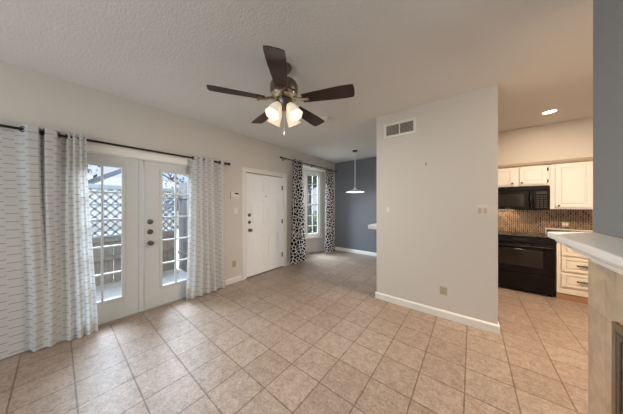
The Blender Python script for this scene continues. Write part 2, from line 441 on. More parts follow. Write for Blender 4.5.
bay_bar(bm, wa + .02, wb - .02, SZ1 - .02, SZ1 + .06, -.02, .08); bay_bar(bm, wa + .02, wb - .02, SZ0, SZ0 + .05, -.02, .08)
part('window_frame', bm, WHITE, w)
bm = B(); bay_bar(bm, wa - .08, wb + .08, SZ0 - .05, SZ0, -.06, .06); part('window_sill', bm, WHITE, w)
bm = B()
bay_bar(bm, wa + .02, wa + .06, SZ0 + .05, SZ1 - .02, .02, .055); bay_bar(bm, wb - .06, wb - .02, SZ0 + .05, SZ1 - .02, .02, .055)
for z in (SZ0 + .05, 1.40, SZ1 - .07): bay_bar(bm, wa + .06, wb - .06, z, z + .05, .02, .055)
for z in (0.78, 1.08, 1.72, 2.02): bay_bar(bm, wa + .06, wb - .06, z, z + .018, .028, .05)
bay_bar(bm, (wa + wb) / 2 - .009, (wa + wb) / 2 + .009, SZ0 + .1, 1.40, .029, .049); bay_bar(bm, (wa + wb) / 2 - .009, (wa + wb) / 2 + .009, 1.45, SZ1 - .07, .029, .049)
part('sash', bm, WHITE, w)
bm = B(); bay_bar(bm, wa + .02, wb - .02, SZ0 + .05, SZ1 - .02, .036, .041); part('pane', bm, GLASS, w)

c = P0 + D0 * (na + nb0) / 2
w = thing('added_window_3', (c.x, c.y, SZ0), 'added white side window of the dining bay, unseen behind the nearer pebble-print curtain, for more daylight', 'window', kind='structure')  # put in to bring more light into the dining corner
def near_bar(bm, s0, s1, z0, z1, n0, n1):
    nrm = Vector((-D0.y, D0.x)); nrm = nrm if nrm.x < 0 else -nrm
    a, b = P0 + D0 * s0, P0 + D0 * s1
    prism(bm, [((a + nrm * n0).x, (a + nrm * n0).y), ((b + nrm * n0).x, (b + nrm * n0).y), ((b + nrm * n1).x, (b + nrm * n1).y), ((a + nrm * n1).x, (a + nrm * n1).y)], 'z', z0, z1)
bm = B()
near_bar(bm, na - .04, na + .03, SZ0 - .04, SZ1 + .04, -.015, .07); near_bar(bm, nb0 - .03, nb0 + .04, SZ0 - .04, SZ1 + .04, -.015, .07)
for z in (SZ0 - .04, 1.40, SZ1 - .04): near_bar(bm, na + .03, nb0 - .03, z, z + .06, -.01, .06)
part('window_frame', bm, WHITE, w)
bm = B(); near_bar(bm, na + .02, nb0 - .02, SZ0, SZ1, .036, .041); part('pane', bm, GLASS, w)

# baseboards
def base_x(bm, x, y0, y1, s, h=0.095):      # board on a wall x = const, s = side it stands out to
    prism(bm, [(x, 0), (x + s * .016, 0), (x + s * .016, h - .018), (x + s * .007, h), (x, h)], 'y', y0, y1)
def base_y(bm, y, x0, x1, s, h=0.095):
    prism(bm, [(y, 0), (y + s * .016, 0), (y + s * .016, h - .018), (y + s * .007, h), (y, h)], 'x', x0, x1)
bm = B(); base_x(bm, LX, FR1 + .085, FD0 - .1, 1); base_x(bm, LX, FD1 + .1, BAY0, 1); base_x(bm, LX, REAR, FR0 - .085, 1)
struct('baseboard_left', bm, WHITE, 'white baseboard along the wall with the front door', 'baseboard')
bm = B(); base_y(bm, BY, LX, -1.4, -1)
struct('baseboard_back', bm, WHITE, 'white baseboard under the slate blue wall', 'baseboard')
bm = B(); base_y(bm, PY, -1.147, 0.241, -1); base_x(bm, 0.225, PY, PY + .12, 1); base_x(bm, -1.131, PY, PY + .12, -1)
struct('baseboard_middle', bm, WHITE, 'white baseboard around the foot of the partition wall', 'baseboard')

# door casings
def casing(name, y0, y1, ztop, wside, htop, label):
    bm = B()
    for (a, b) in ((y0 - wside, y0), (y1, y1 + wside)):
        box(bm, LX, LX + .018, a, b, 0, ztop, .004)
        box(bm, LX + .018, LX + .026, a if a < y0 else b - .03, a + .03 if a < y0 else b, 0, ztop, .003)
    box(bm, LX, LX + .018, y0 - wside, y1 + wside, ztop, ztop + htop, .004)
    box(bm, LX + .018, LX + .026, y0 - wside, y1 + wside, ztop + htop - .03, ztop + htop, .003)
    # jamb lining
    box(bm, LX - T, LX, y0 - .001, y0 + .012, 0, ztop); box(bm, LX - T, LX, y1 - .012, y1 + .001, 0, ztop); box(bm, LX - T, LX, y0, y1, ztop - .012, ztop)
    return struct(name, bm, WHITE, label, 'door trim')
casing('trim_1', FR0, FR1, 2.015, .075, .115, 'white casing around the french doors')
casing('trim_2', FD0, FD1, 2.045, .09, .085, 'white casing around the front door')
bm = B(); box(bm, LX - T, LX + .03, FR0 + .012, FR1 - .012, 0, .012, .003)
struct('trim_3', bm, mat('worn_threshold', (150, 138, 122), .5, .3), 'tan metal threshold under the french doors', 'threshold')
bm = B(); box(bm, LX - T, LX + .02, FD0 + .012, FD1 - .012, 0, .012, .003)
struct('trim_4', bm, mat('front_threshold', (110, 98, 86), .5, .3), 'brown threshold under the front door', 'threshold')

def knob(bm, y, z, x=None):
    x = LX - .012 if x is None else x
    lathe(bm, [(0, 0), (.033, 0), (.033, .006), (.014, .012), (.013, .03), (.027, .042), (.031, .055), (.024, .068), (0, .072)], (x, y, z), (1, 0, 0), 20)
def bolt(bm, y, z, x=None):
    x = LX - .012 if x is None else x
    lathe(bm, [(0, 0), (.034, 0), (.033, .010), (.024, .016), (.022, .022), (0, .022)], (x, y, z), (1, 0, 0), 20)
    box(bm, x + .02, x + .036, y - .005, y + .005, z - .016, z + .016, .002)

# french doors -----------------------------------------------------------------
XF, XB = LX - .012, LX - .057      # leaf front and back
def french(name, y0, y1, g0, g1, label, lock):
    GZ0, GZ1 = .262, 1.888
    d = thing(name, (XF - .02, (y0 + y1) / 2, .013), label, 'french door', kind='structure')
    bm = B()
    box(bm, XB, XF, y0, g0, .013, 2.0, .002); box(bm, XB, XF, g1, y1, .013, 2.0, .002)
    box(bm, XB, XF, g0, g1, .013, GZ0); box(bm, XB, XF, g0, g1, GZ1, 2.0)
    part('leaf_frame', bm, DOORW, d)
    bm = B()
    for (a, b, e, f) in ((g0, g0 + .02, GZ0, GZ1), (g1 - .02, g1, GZ0, GZ1), (g0 + .02, g1 - .02, GZ0, GZ0 + .02), (g0 + .02, g1 - .02, GZ1 - .02, GZ1)):
        box(bm, XF - .02, XF + .012, a - .012 if a == g0 else a, b + .012 if b == g1 else b, e - (.012 if e == GZ0 else 0), f + (.012 if f == GZ1 else 0), .004)
    part('glazing_frame', bm, DOORW, d)
    bm = B(); mid = (g0 + g1) / 2
    box(bm, XF - .028, XF + .004, mid - .010, mid + .010, GZ0 + .02, GZ1 - .02, .003)
    for k in range(1, 5):
        z = GZ0 + (GZ1 - GZ0) * k / 5
        for a, b in ((g0 + .02, mid - .010), (mid + .010, g1 - .02)): box(bm, XF - .028, XF + .003, a, b, z - .010, z + .010, .003)
    part('muntin_grid', bm, DOORW, d)
    bm = B(); box(bm, XF - .037, XF - .031, g0 + .001, g1 - .001, GZ0 + .001, GZ1 - .001); part('pane', bm, GLASS, d)
    if lock:
        bm = B(); bolt(bm, y0 + .063, 1.185, XF); part('deadbolt', bm, NICKEL, d, True)
        bm = B(); bolt(bm, y0 + .063, 1.05, XF); part('deadbolt', bm, NICKEL, d, True)
        bm = B(); knob(bm, y0 + .066, .90, XF); part('door_knob', bm, NICKEL, d, True)
    else:
        bm = B(); box(bm, XF, XF + .012, y1 - .045, y1 + .004, .015, 1.995, .004); part('astragal', bm, DOORW, d)
    for z in (.25, 1.0, 1.78):
        bm = B(); yh = y1 if lock else y0
        rod(bm, (XF + .006, yh, z - .045), (XF + .006, yh, z + .045), .007); part('hinge', bm, NICKEL, d, True)
french('door_1', -.04, .70, .139, .513, 'white french door leaf nearest the wide dash-print curtain, ten panes, no knob', False)
french('door_2', .712, 1.438, .894, 1.262, 'white french door leaf with the two deadbolts and knob', True)

# front door --------------------------------------------------------------------
d = thing('door_3', (LX - .03, (FD0 + FD1) / 2, .013), 'white six-panel front door with peephole', 'front door', kind='structure')
y0, y1 = FD0 + .012, FD1 - .012
bm = B(); box(bm, LX - .065, LX - .030, y0, y1, .013, 2.03); ym = (y0 + y1) / 2
rows = ((.22, .80), (1.00, 1.53), (1.66, 1.90)); st = .13
for a, b in ((y0, y0 + st), (y1 - st, y1)): box(bm, LX - .030, LX - .016, a, b, .013, 2.03)
zz = [.013, .22, .80, 1.00, 1.53, 1.66, 1.90, 2.03]
for k in range(0, 8, 2): box(bm, LX - .030, LX - .016, y0 + st, y1 - st, zz[k], zz[k + 1])
for (a, b) in rows:
    box(bm, LX - .030, LX - .016, ym - .055, ym + .055, a, b)
    for (p, q) in ((y0 + st, ym - .055), (ym + .055, y1 - st)):
        box(bm, LX - .031, LX - .018, p + .03, q - .03, a + .03, b - .03, .010, 1)
part('leaf', bm, FDOOR, d)
bm = B(); bolt(bm, y0 + .07, 1.215, LX - .016); part('deadbolt', bm, NICKEL, d, True)
bm = B(); bolt(bm, y0 + .07, 1.075, LX - .016); part('deadbolt', bm, NICKEL, d, True)
bm = B(); knob(bm, y0 + .075, .92, LX - .016); part('door_knob', bm, NICKEL, d, True)
bm = B(); lathe(bm, [(0, 0), (.012, 0), (.012, .004), (.007, .006), (0, .006)], (LX - .016, ym, 1.59), (1, 0, 0), 14); part('peephole', bm, NICKEL, d, True)
for z in (.28, 1.04, 1.80):
    bm = B(); rod(bm, (LX - .008, y1 - .0, z - .05), (LX - .008, y1 - .0, z + .05), .008); box(bm, LX - .018, LX - .013, y1 - .03, y1, z - .05, z + .05); part('hinge', bm, NICKEL, d, True)

# ------------------------------------------------------------------ kitchen built-ins
KY, RY = 4.997, 4.67
bm = B(); box(bm, -1.28, 2.76, KY, KB, 2.10, H)
struct('wall_soffit', bm, WALL, 'cream soffit box above the kitchen cabinets', 'soffit')
bm = B(); prism(bm, [(KY - .035, 2.10), (KY - .03, 2.115), (KY, 2.135), (KY, 2.07), (KY - .02, 2.075)], 'x', -1.28, 2.3)
struct('trim_5', bm, mat('shade_tan_crown', (168, 152, 132), .5), 'crown moulding along the cabinet tops, its shade coloured in tan', 'moulding')  # darker tan stands in for shade on the cabinet-top strip
bm = B(); box(bm, -1.28, 2.76, KB - .012, KB, 1.0, 1.42); box(bm, 0.2, 1.0, KB - .012, KB, .86, 1.0)
struct('backsplash', bm, MOSAIC, 'brown mosaic tile backsplash behind the range', 'backsplash')

def door_panel(bm, x0, x1, y, z0, z1, t=.02, fr=.05):
    # framed cabinet door, front face at y - t
    box(bm, x0, x1, y - t * .6, y, z0, z1)
    for a, b, c, e in ((x0, x0 + fr, z0, z1), (x1 - fr, x1, z0, z1), (x0 + fr, x1 - fr, z0, z0 + fr), (x0 + fr, x1 - fr, z1 - fr, z1)):
        box(bm, a, b, y - t, y - t * .6, c, e, .003, 1)
    if x1 - x0 > 3 * fr and z1 - z0 > 2.6 * fr:
        box(bm, x0 + fr + .015, x1 - fr - .015, y - t * .95, y - t * .5, z0 + fr + .015, z1 - fr - .015, .006, 1)
def cab_knob(bm, x, y, z):
    lathe(bm, [(0, 0), (.006, 0), (.006, .012), (.014, .018), (.013, .027), (0, .03)], (x, y, z), (0, -1, 0), 14)

def wall_cabinet(x0, x1, z0, z1, doors, label):
    c = thing('wall_cabinet', ((x0 + x1) / 2, KB - .16, z0), label, 'cabinet')
    bm = B(); box(bm, x0, x1, KY, KB - .013, z0, z1, .002); part('body', bm, UPCAB, c)
    for (a, b, kx, kz, hx) in doors:
        bm = B(); door_panel(bm, a, b, KY - .001, z0 + .025, z1 - .045); dd = part('door', bm, UPCAB, c)
        bm = B(); cab_knob(bm, kx, KY - .021, kz); part('knob', bm, BRONZE, dd, True)
        if hx is not None:
            for z in (z0 + .07, z1 - .10):
                bm = B(); rod(bm, (hx, KY - .012, z - .025), (hx, KY - .012, z + .025), .008, 8); part('hinge', bm, BRONZE, dd, True)
wall_cabinet(.225, .997, 1.735, 2.098, [(.262, .590, .555, 1.79, .252), (.645, .962, .675, 1.79, .974)], 'short white two-door wall cabinet above the microwave')
wall_cabinet(1.001, 1.46, 1.345, 2.098, [(1.05, 1.41, 1.085, 1.40, None)], 'tall white single-door wall cabinet right of the microwave')

# microwave
MY = 4.955
m = thing('microwave', (.61, 5.1, 1.325), 'black over-the-range microwave under the short cabinet', 'microwave')
bm = B(); box(bm, .23, .992, MY, KB - .014, 1.325, 1.733, .006); part('body', bm, BLACKM, m)
bm = B()
box(bm, .236, .986, MY - .012, MY, 1.66, 1.728, .004)
for k in range(6): box(bm, .25, .97, MY - .016, MY - .011, 1.668 + k * .009, 1.672 + k * .009)
part('vent_grille', bm, BLACK, m)
bm = B(); box(bm, .236, .80, MY - .022, MY, 1.335, 1.655, .008); dd = part('door', bm, BLACK, m)
bm = B(); box(bm, .28, .70, MY - .024, MY - .021, 1.385, 1.60, .001, 1); part('window', bm, OVENG, dd)
bm = B(); tube(bm, [(.765, MY - .02, 1.365), (.765, MY - .05, 1.39), (.765, MY - .062, 1.495), (.765, MY - .05, 1.60), (.765, MY - .02, 1.625)], .014); part('handle', bm, BLACKM, dd, True)
bm = B(); box(bm, .46, .53, MY - .0245, MY - .021, 1.352, 1.360); part('badge', bm, NICKEL, dd)
bm = B(); box(bm, .803, .986, MY - .02, MY, 1.335, 1.655, .005); cp = part('control_panel', bm, BLACK, m)
bm = B(); box(bm, .835, .955, MY - .022, MY - .019, 1.595, 1.63); part('display', bm, mat('dim_display', (34, 36, 38), .3), cp)
KEY = mat('grey_keys', (58, 54, 52), .5, spec=.2)
for r_ in range(6):
    for q in range(3):
        bm = B(); box(bm, .84 + q * .042, .868 + q * .042, MY - .0225, MY - .019, 1.365 + r_ * .036, 1.385 + r_ * .036); part('key', bm, KEY, cp)
bm = B(); box(bm, .35, .60, 5.10, 5.20, 1.3215, 1.3255); part('task_light', bm, mat('lit_lens', (255, 240, 200), .3, emit=(255, 226, 170), estr=5), m)
area_light('microwave_task_lamp', (.48, 5.15, 1.318), (0, 0, 0), .24, .08, 2.6, (1.0, .80, .52))

# range
r = thing('range', (.61, 4.98, 0), 'black slide-in kitchen range with oven door', 'range')
bm = B(); box(bm, .232, .990, RY + .02, KB - .02, .03, .895, .004); part('body', bm, BLACK, r)
bm = B(); box(bm, .226, .996, RY - .015, KB - .018, .896, .916, .006); ct = part('cooktop', bm, BLACK, r)
for (x, y, q) in ((.42, 4.85, .10), (.80, 4.85, .08), (.42, 5.13, .08), (.80, 5.13, .10)):
    bm = B(); torus(bm, (x, y, .9165), (0, 0, 1), q, .003, 28, 6); part('burner', bm, NICKEL, ct, True)
bm = B(); prism(bm, [(RY + .02, .80), (RY - .012, .81), (RY - .004, .893), (RY + .02, .893)], 'x', .232, .990); cp = part('control_panel', bm, BLACK, r)
for x in (.30, .38, .84, .92):
    bm = B(); lathe(bm, [(0, 0), (.021, 0), (.017, .022), (0, .024)], (x, RY - .008, .852), (0, -1, .1), 16); part('knob', bm, BLACKM, cp, True)
bm = B(); box(bm, .53, .69, RY - .0125, RY - .004, .84, .87); part('display', bm, mat('oven_display', (28, 26, 32), .2), cp)
bm = B(); box(bm, .236, .986, RY - .012, RY + .02, .315, .79, .008); dd = part('oven_door', bm, BLACK, r)
bm = B(); box(bm, .36, .862, RY - .014, RY - .010, .43, .70, .001, 1); part('window', bm, OVENG, dd)
bm = B(); rod(bm, (.27, RY - .05, .755), (.95, RY - .05, .755), .011); rod(bm, (.30, RY - .05, .755), (.30, RY - .01, .755), .009); rod(bm, (.92, RY - .05, .755), (.92, RY - .01, .755), .009); part('handle', bm, BLACKM, dd, True)
bm = B(); box(bm, .236, .986, RY - .008, RY + .02, .04, .305, .006); part('drawer', bm, BLACK, r)
for x in (.27, .95):
    for y in (4.75, 5.22):
        bm = B(); lathe(bm, [(0, 0), (.02, 0), (.02, .03), (0, .03)], (x, y, 0)); part('foot', bm, BLACKM, r)

# base cabinet, worktop
c = thing('base_cabinet', (1.3, 5.0, 0), 'cream base cabinet with three drawers right of the range', 'cabinet')
bm = B(); box(bm, 1.0, 1.62, RY, KB - .014, .10, .875, .002); part('body', bm, LOCAB, c)
bm = B(); box(bm, 1.0, 1.62, RY + .012, KB - .03, 0, .099); part('toe_kick', bm, TOEW, c)
for (z0, z1) in ((.205, .405), (.435, .635), (.665, .845)):
    bm = B(); door_panel(bm, 1.04, 1.46, RY - .001, z0, z1, .022, .035); dr = part('drawer', bm, LOCAB, c)
    bm = B(); zc = (z0 + z1) / 2; xc = 1.248
    tube(bm, [(xc - .055, RY - .022, zc), (xc - .035, RY - .045, zc + .004), (xc, RY - .052, zc + .006), (xc + .035, RY - .045, zc + .004), (xc + .055, RY - .022, zc)], [.006, .009, .013, .009, .006])
    for s in (-1, 1): lathe(bm, [(0, 0), (.013, 0), (.010, .006), (0, .007)], (xc + s * .055, RY - .022, zc), (0, -1, 0), 12)
    part('handle', bm, NICKEL, dr, True)
w = thing('worktop', (1.3, 5.0, .876), 'dark worktop with cream-edged upstand beside the range', 'worktop')
bm = B(); box(bm, .998, 2.3, RY - .03, KB - .013, .876, .915, .004); part('slab', bm, DKSTONE, w)
bm = B(); box(bm, 1.015, 2.3, KB - .035, KB - .0125, .9155, .985); part('upstand', bm, DKSTONE, w)
bm = B(); box(bm, .999, 2.3, KB - .045, KB - .0125, .985, 1.008, .003); box(bm, .999, 1.015, KB - .045, KB - .0125, .9155, .985); part('cap', bm, LOCAB, w)

# ------------------------------------------------------------------ fireplace
f = thing('fireplace_surround', (RX, 1.26, 0), 'beige stone tile fireplace surround under the white mantel', 'fireplace')
bm = B(); SX = RX - .022
box(bm, SX, RX - .001, FB1, 1.985, 0, 1.10); box(bm, SX, RX - .001, .39, FB0, 0, 1.10); box(bm, SX, RX - .001, FB0, FB1, FBZ, 1.10)
part('tile_facing', bm, SURR, f)
bm = B(); X2 = RX + .40
for a in ((RX + .002, X2, FB0 + .004, FB0 + .03, .004, FBZ - .004), (RX + .002, X2, FB1 - .03, FB1 - .004, .004, FBZ - .004), (X2 - .02, X2, FB0 + .03, FB1 - .03, .004, FBZ - .004), (RX + .002, X2 - .02, FB0 + .03, FB1 - .03, FBZ - .03, FBZ - .004), (RX + .002, X2 - .02, FB0 + .03, FB1 - .03, .004, .02)): box(bm, *a)
part('firebox', bm, mat('sooty_firebrick', (46, 42, 40), .9, var=.2), f)
g = thing('fireplace_door_set', (RX - .02, 1.26, .0), 'brass-framed dark glass fireplace doors in the tile surround', 'fireplace doors')
bm = B()
for a in ((FB0, FB0 + .035, .004, FBZ), (FB1 - .035, FB1, .004, FBZ), (FB0 + .035, FB1 - .035, FBZ - .035, FBZ), (FB0 + .035, FB1 - .035, .004, .04)): box(bm, SX - .018, SX - .001, a[0], a[1], a[2], a[3], .003)
part('outer_frame', bm, BRASS, g)
for (a, b) in ((FB0 + .04, (FB0 + FB1) / 2 - .003), ((FB0 + FB1) / 2 + .003, FB1 - .04)):
    bm = B()
    for q in ((a, a + .022, .045, FBZ - .04), (b - .022, b, .045, FBZ - .04), (a + .022, b - .022, FBZ - .062, FBZ - .04), (a + .022, b - .022, .045, .067)): box(bm, SX - .016, SX - .004, *q, .003)
    dd = part('door', bm, NICKEL, g)
    bm = B(); box(bm, SX - .012, SX - .008, a + .022, b - .022, .067, FBZ - .062); part('glass', bm, OVENG, dd)
    bm = B(); yk = b - .011 if a < 1 else a + .011; rod(bm, (SX - .045, yk, .42), (SX - .045, yk, .52), .006); rod(bm, (SX - .045, yk, .47), (SX - .014, yk, .47), .005); part('handle', bm, BRASS, dd, True)

m = thing('mantel_shelf', (RX - .1, 1.2, 1.10), 'long white moulded mantel shelf on the grey chimney wall', 'mantel')
ME = 1.845
bm = B(); box(bm, .357, RX - .001, .45, ME + .0, 1.217, 1.25, .006, 3)
for v in bm.verts:                      # the shelf runs out to the end of the chimney wall
    if v.co.y > 1.6 and v.co.x > .5: v.co.y += .14
part('shelf_board', bm, MARBLE, m)
prof = [(RX - .001, 1.2165), (.382, 1.2165), (.384, 1.200), (.396, 1.198), (.405, 1.188), (.418, 1.178), (.430, 1.172), (.432, 1.160), (.446, 1.158), (.470, 1.148), (.482, 1.135), (.484, 1.122), (RX - .001, 1.122)]
bm = B(); rings = []
for (x, z) in prof[1:-1]:               # the moulding returns round both ends of the shelf
    o_ = x - .357; rings.append([bm.verts.new(q) for q in ((RX - .001, .45 + o_, z), (x, .45 + o_, z), (x, ME - o_, z), (RX - .001, ME - o_ + .1, z))])
for a, b in zip(rings, rings[1:]):
    for i in range(4): bm.faces.new((a[i], a[(i + 1) % 4], b[(i + 1) % 4], b[i]))
bm.faces.new(rings[0]); bm.faces.new(list(reversed(rings[-1])))
part('bed_moulding', bm, MARBLE, m)
for yc in (.66, 1.72):
    bm = B(); cv = [(SX - .001, 1.1205), (.492, 1.1205), (.494, 1.108), (.508, 1.085), (.524, 1.07), (.534, 1.05), (.538, 1.035), (SX - .001, 1.03)]
    prism(bm, cv, 'y', yc - .028, yc + .028); part('corbel', bm, mat('pale_stone', (206, 190, 168), .5), m)

# ------------------------------------------------------------------ ceiling fan
FX, FY = -1.408, 1.349
fan = thing('ceiling_fan', (FX, FY, H), 'five-blade walnut ceiling fan with lit tulip glass shades', 'ceiling fan')
bm = B(); lathe(bm, [(0, 2.736), (.068, 2.736), (.070, 2.72), (.058, 2.69), (.030, 2.672), (.02, 2.668), (0, 2.668)], (FX, FY, 0), seg=28); part('canopy', bm, PEWTER, fan, True)
bm = B(); rod(bm, (FX, FY, 2.60), (FX, FY, 2.675), .014); part('downrod', bm, PEWTER, fan, True)
bm = B(); lathe(bm, [(0, 2.615), (.045, 2.612), (.075, 2.600), (.118, 2.575), (.132, 2.55), (.132, 2.49), (.122, 2.472), (.0, 2.472)], (FX, FY, 0), seg=36); mh = part('motor_housing', bm, PEWTER, fan, True)
bm = B(); lathe(bm, [(0, 2.4715), (.118, 2.4715), (.126, 2.455), (.120, 2.43), (.095, 2.42), (0, 2.418)], (FX, FY, 0), seg=36)
for k in range(18):
    a = 2 * PI * k / 18; lathe(bm, [(0, 0), (.012, .0), (.009, .006), (0, .007)], (FX + .120 * math.cos(a), FY + .120 * math.sin(a), 2.449), (math.cos(a), math.sin(a), -.3), 8)
part('ornate_ring', bm, mat('bright_pewter', (190, 178, 160), .3, .8), mh, True)
PH = 4.1616
for k in range(5):
    a = PH + k * 2 * PI / 5
    ca, sa = math.cos(a), math.sin(a); pit = R(-12)
    bm = B(); N = 16; th = .006
    top, bot = [], []
    for i in range(N + 1):
        s = i / N; rr = .185 + s * .467
        wd = .052 + .022 * min(1, s * 1.4)
        if s > .95: wd *= 1 - ((s - .95) / .05) ** 2 * .06
        for lst, dz in ((top, th / 2), (bot, -th / 2)):
            row = []
            for q in (-1, -.5, .5, 1):
                u = q * wd
                end = rr + (.012 * (1 - q * q) if i == N else 0)
                row.append(bm.verts.new((FX + end * ca - u * math.cos(pit) * sa, FY + end * sa + u * math.cos(pit) * ca, 2.405 + u * math.sin(pit) + dz)))
            lst.append(row)
    for i in range(N):
        for q in range(3):
            bm.faces.new((top[i][q], top[i + 1][q], top[i + 1][q + 1], top[i][q + 1])); bm.faces.new((bot[i][q + 1], bot[i + 1][q + 1], bot[i + 1][q], bot[i][q]))
        for q in (0, 3): bm.faces.new((top[i][q], bot[i][q], bot[i + 1][q], top[i + 1][q]))
    for i in (0, N):
        for q in range(3): bm.faces.new((top[i][q], top[i][q + 1], bot[i][q + 1], bot[i][q]))
    bl = part('blade', bm, WALNUT, fan)
    bm = B()
    tube(bm, [(FX + .09 * ca, FY + .09 * sa, 2.425), (FX + .14 * ca, FY + .14 * sa, 2.41), (FX + .18 * ca, FY + .18 * sa, 2.398), (FX + .25 * ca, FY + .25 * sa, 2.394)], [.016, .012, .014, .02], 10)
    for q in (-1, 1): rod(bm, (FX + .2 * ca, FY + .2 * sa, 2.397), (FX + .245 * ca - q * .035 * sa, FY + .245 * sa + q * .035 * ca, 2.397 + q * .006), .009, 8)
    part('blade_iron', bm, BRASS, bl, True)
bm = B(); lathe(bm, [(0, 2.4175), (.075, 2.4175), (.078, 2.40), (.062, 2.375), (.055, 2.345), (.035, 2.325), (.012, 2.31), (0, 2.308)], (FX, FY, 0), seg=28); lk = part('light_kit', bm, PEWTER, fan, True)
VA = math.atan2(-FY, -FX)
WARM = (1.0, .95, .89)
for k in range(4):
    a = VA + R(45) + k * PI / 2
    ca, sa = math.cos(a), math.sin(a)
    ax = Vector((ca * .55, sa * .55, -.84)).normalized()
    nb = Vector((FX + .065 * ca, FY + .065 * sa, 2.358))
    bm = B(); tube(bm, [(FX + .045 * ca, FY + .045 * sa, 2.37), tuple(nb), tuple(nb + ax * .025)], [.012, .014, .022], 12); fit = part('lamp_holder', bm, PEWTER, fan, True)
    bm = B(); lathe(bm, [(.026, .012), (.034, .02), (.048, .05), (.056, .085), (.058, .115), (.062, .14), (.068, .158), (.064, .157), (.058, .138), (.054, .115), (.052, .085), (.044, .05), (.030, .023), (.022, .015), (.026, .012)], nb, ax, 30, 6, .05); part('lamp_shade', bm, SHADE, fan, True)
    bm = B(); lathe(bm, [(0, .03), (.012, .032), (.014, .05), (.026, .075), (.028, .095), (.018, .115), (0, .122)], nb, ax, 16); part('bulb', bm, BULB, fit, True)
    d = bpy.data.lights.new('fan_bulb_light', 'AREA'); d.shape = 'DISK'; d.size = .10; d.energy = 9.0; d.color = WARM
    lo = bpy.data.objects.new('fan_bulb_light', d); COL.objects.link(lo); lo.location = nb + ax * .162; lo.rotation_euler = ax.to_track_quat('-Z', 'Y').to_euler()
for (dx, dy, z) in ((.03, -.03, 2.06), (-.02, .02, 2.16)):
    bm = B(); rod(bm, (FX + dx, FY + dy, z + .03), (FX + dx, FY + dy, 2.34), .0025, 6)
    lathe(bm, [(0, 0), (.006, .004), (.008, .02), (.004, .034), (0, .036)], (FX + dx, FY + dy, z), seg=10)
    part('pull_chain', bm, mat('chain_metal', (190, 180, 165), .35, .8), fan, True)

# ------------------------------------------------------------------ other fixtures
p = thing('pendant_lamp', (-2.224, 4.498, H), 'white disc pendant lamp hanging before the slate blue wall', 'pendant lamp')
bm = B(); lathe(bm, [(0, 2.736), (.06, 2.736), (.06, 2.715), (.045, 2.705), (0, 2.703)], (-2.224, 4.498, 0), seg=24); part('canopy', bm, DARKPL, p, True)
bm = B(); rod(bm, (-2.224, 4.498, 1.83), (-2.224, 4.498, 2.706), .008); part('stem', bm, PENDW, p, True)
bm = B(); lathe(bm, [(0, 1.835), (.028, 1.832), (.034, 1.80), (.06, 1.785), (.20, 1.742), (.225, 1.725), (.218, 1.722), (.19, 1.734), (.05, 1.775), (0, 1.782)], (-2.224, 4.498, 0), seg=36); part('lamp_shade', bm, PENDW, p, True)
bm = B(); lathe(bm, [(0, 1.774), (.05, 1.770), (.11, 1.752), (.10, 1.735), (0, 1.728)], (-2.224, 4.498, 0), seg=28); part('diffuser', bm, mat('lit_diffuser', (255, 250, 240), .3, emit=(255, 250, 242), estr=3.0), p, True)
point_light('pendant_bulb', (-2.224, 4.498, 1.66), 14, (.95, .97, 1.0), .1)

p = thing('recessed_light', (.863, 4.34, H), 'lit round recessed light in the kitchen ceiling', 'ceiling light')
bm = B(); torus(bm, (.863, 4.34, H - .003), (0, 0, 1), .075, .008, 32, 8); part('trim_ring', bm, WHITE, p, True)
bm = B(); lathe(bm, [(0, H - .0005), (.068, H - .0005), (.066, H - .006), (0, H - .008)], (.863, 4.34, 0), seg=28); part('lens', bm, mat('lit_downlight', (255, 244, 225), .3, emit=(255, 240, 215), estr=6.0), p, True)
def downlight(x, y, power):
    d = bpy.data.lights.new('kitchen_downlight_or_fill', 'AREA'); d.shape = 'DISK'; d.size = .12; d.energy = power; d.color = (1.0, .79, .59)  # serves the visible fitting and the added kitchen fill
    o = bpy.data.objects.new('kitchen_downlight_or_fill', d); COL.objects.link(o); o.location = (x, y, H - .012)
downlight(.863, 4.34, 4)
# added copy of the fitting, unseen beyond the fireplace wall, to brighten the kitchen
p2 = p.copy(); COL.objects.link(p2); p2.location = (1.25, 3.0, H); p2['label'] = 'added unseen fill light in a copied fitting beyond the chimney wall'
for ch in list(p.children):
    q = ch.copy(); COL.objects.link(q); q.parent = p2
downlight(1.25, 3.0, 108)

p = thing('smoke_detector', (-1.746, 2.539, H), 'small round white smoke detector on the ceiling behind the fan', 'smoke detector')
bm = B(); lathe(bm, [(0, H - .001), (.065, H - .001), (.067, H - .02), (.055, H - .034), (0, H - .038)], (-1.746, 2.539, 0), seg=28); part('body', bm, PLAST, p, True)
bm = B(); lathe(bm, [(0, H - .036), (.012, H - .037), (.010, H - .041), (0, H - .042)], (-1.746, 2.539, 0), seg=12); part('button', bm, PLAST, p, True)

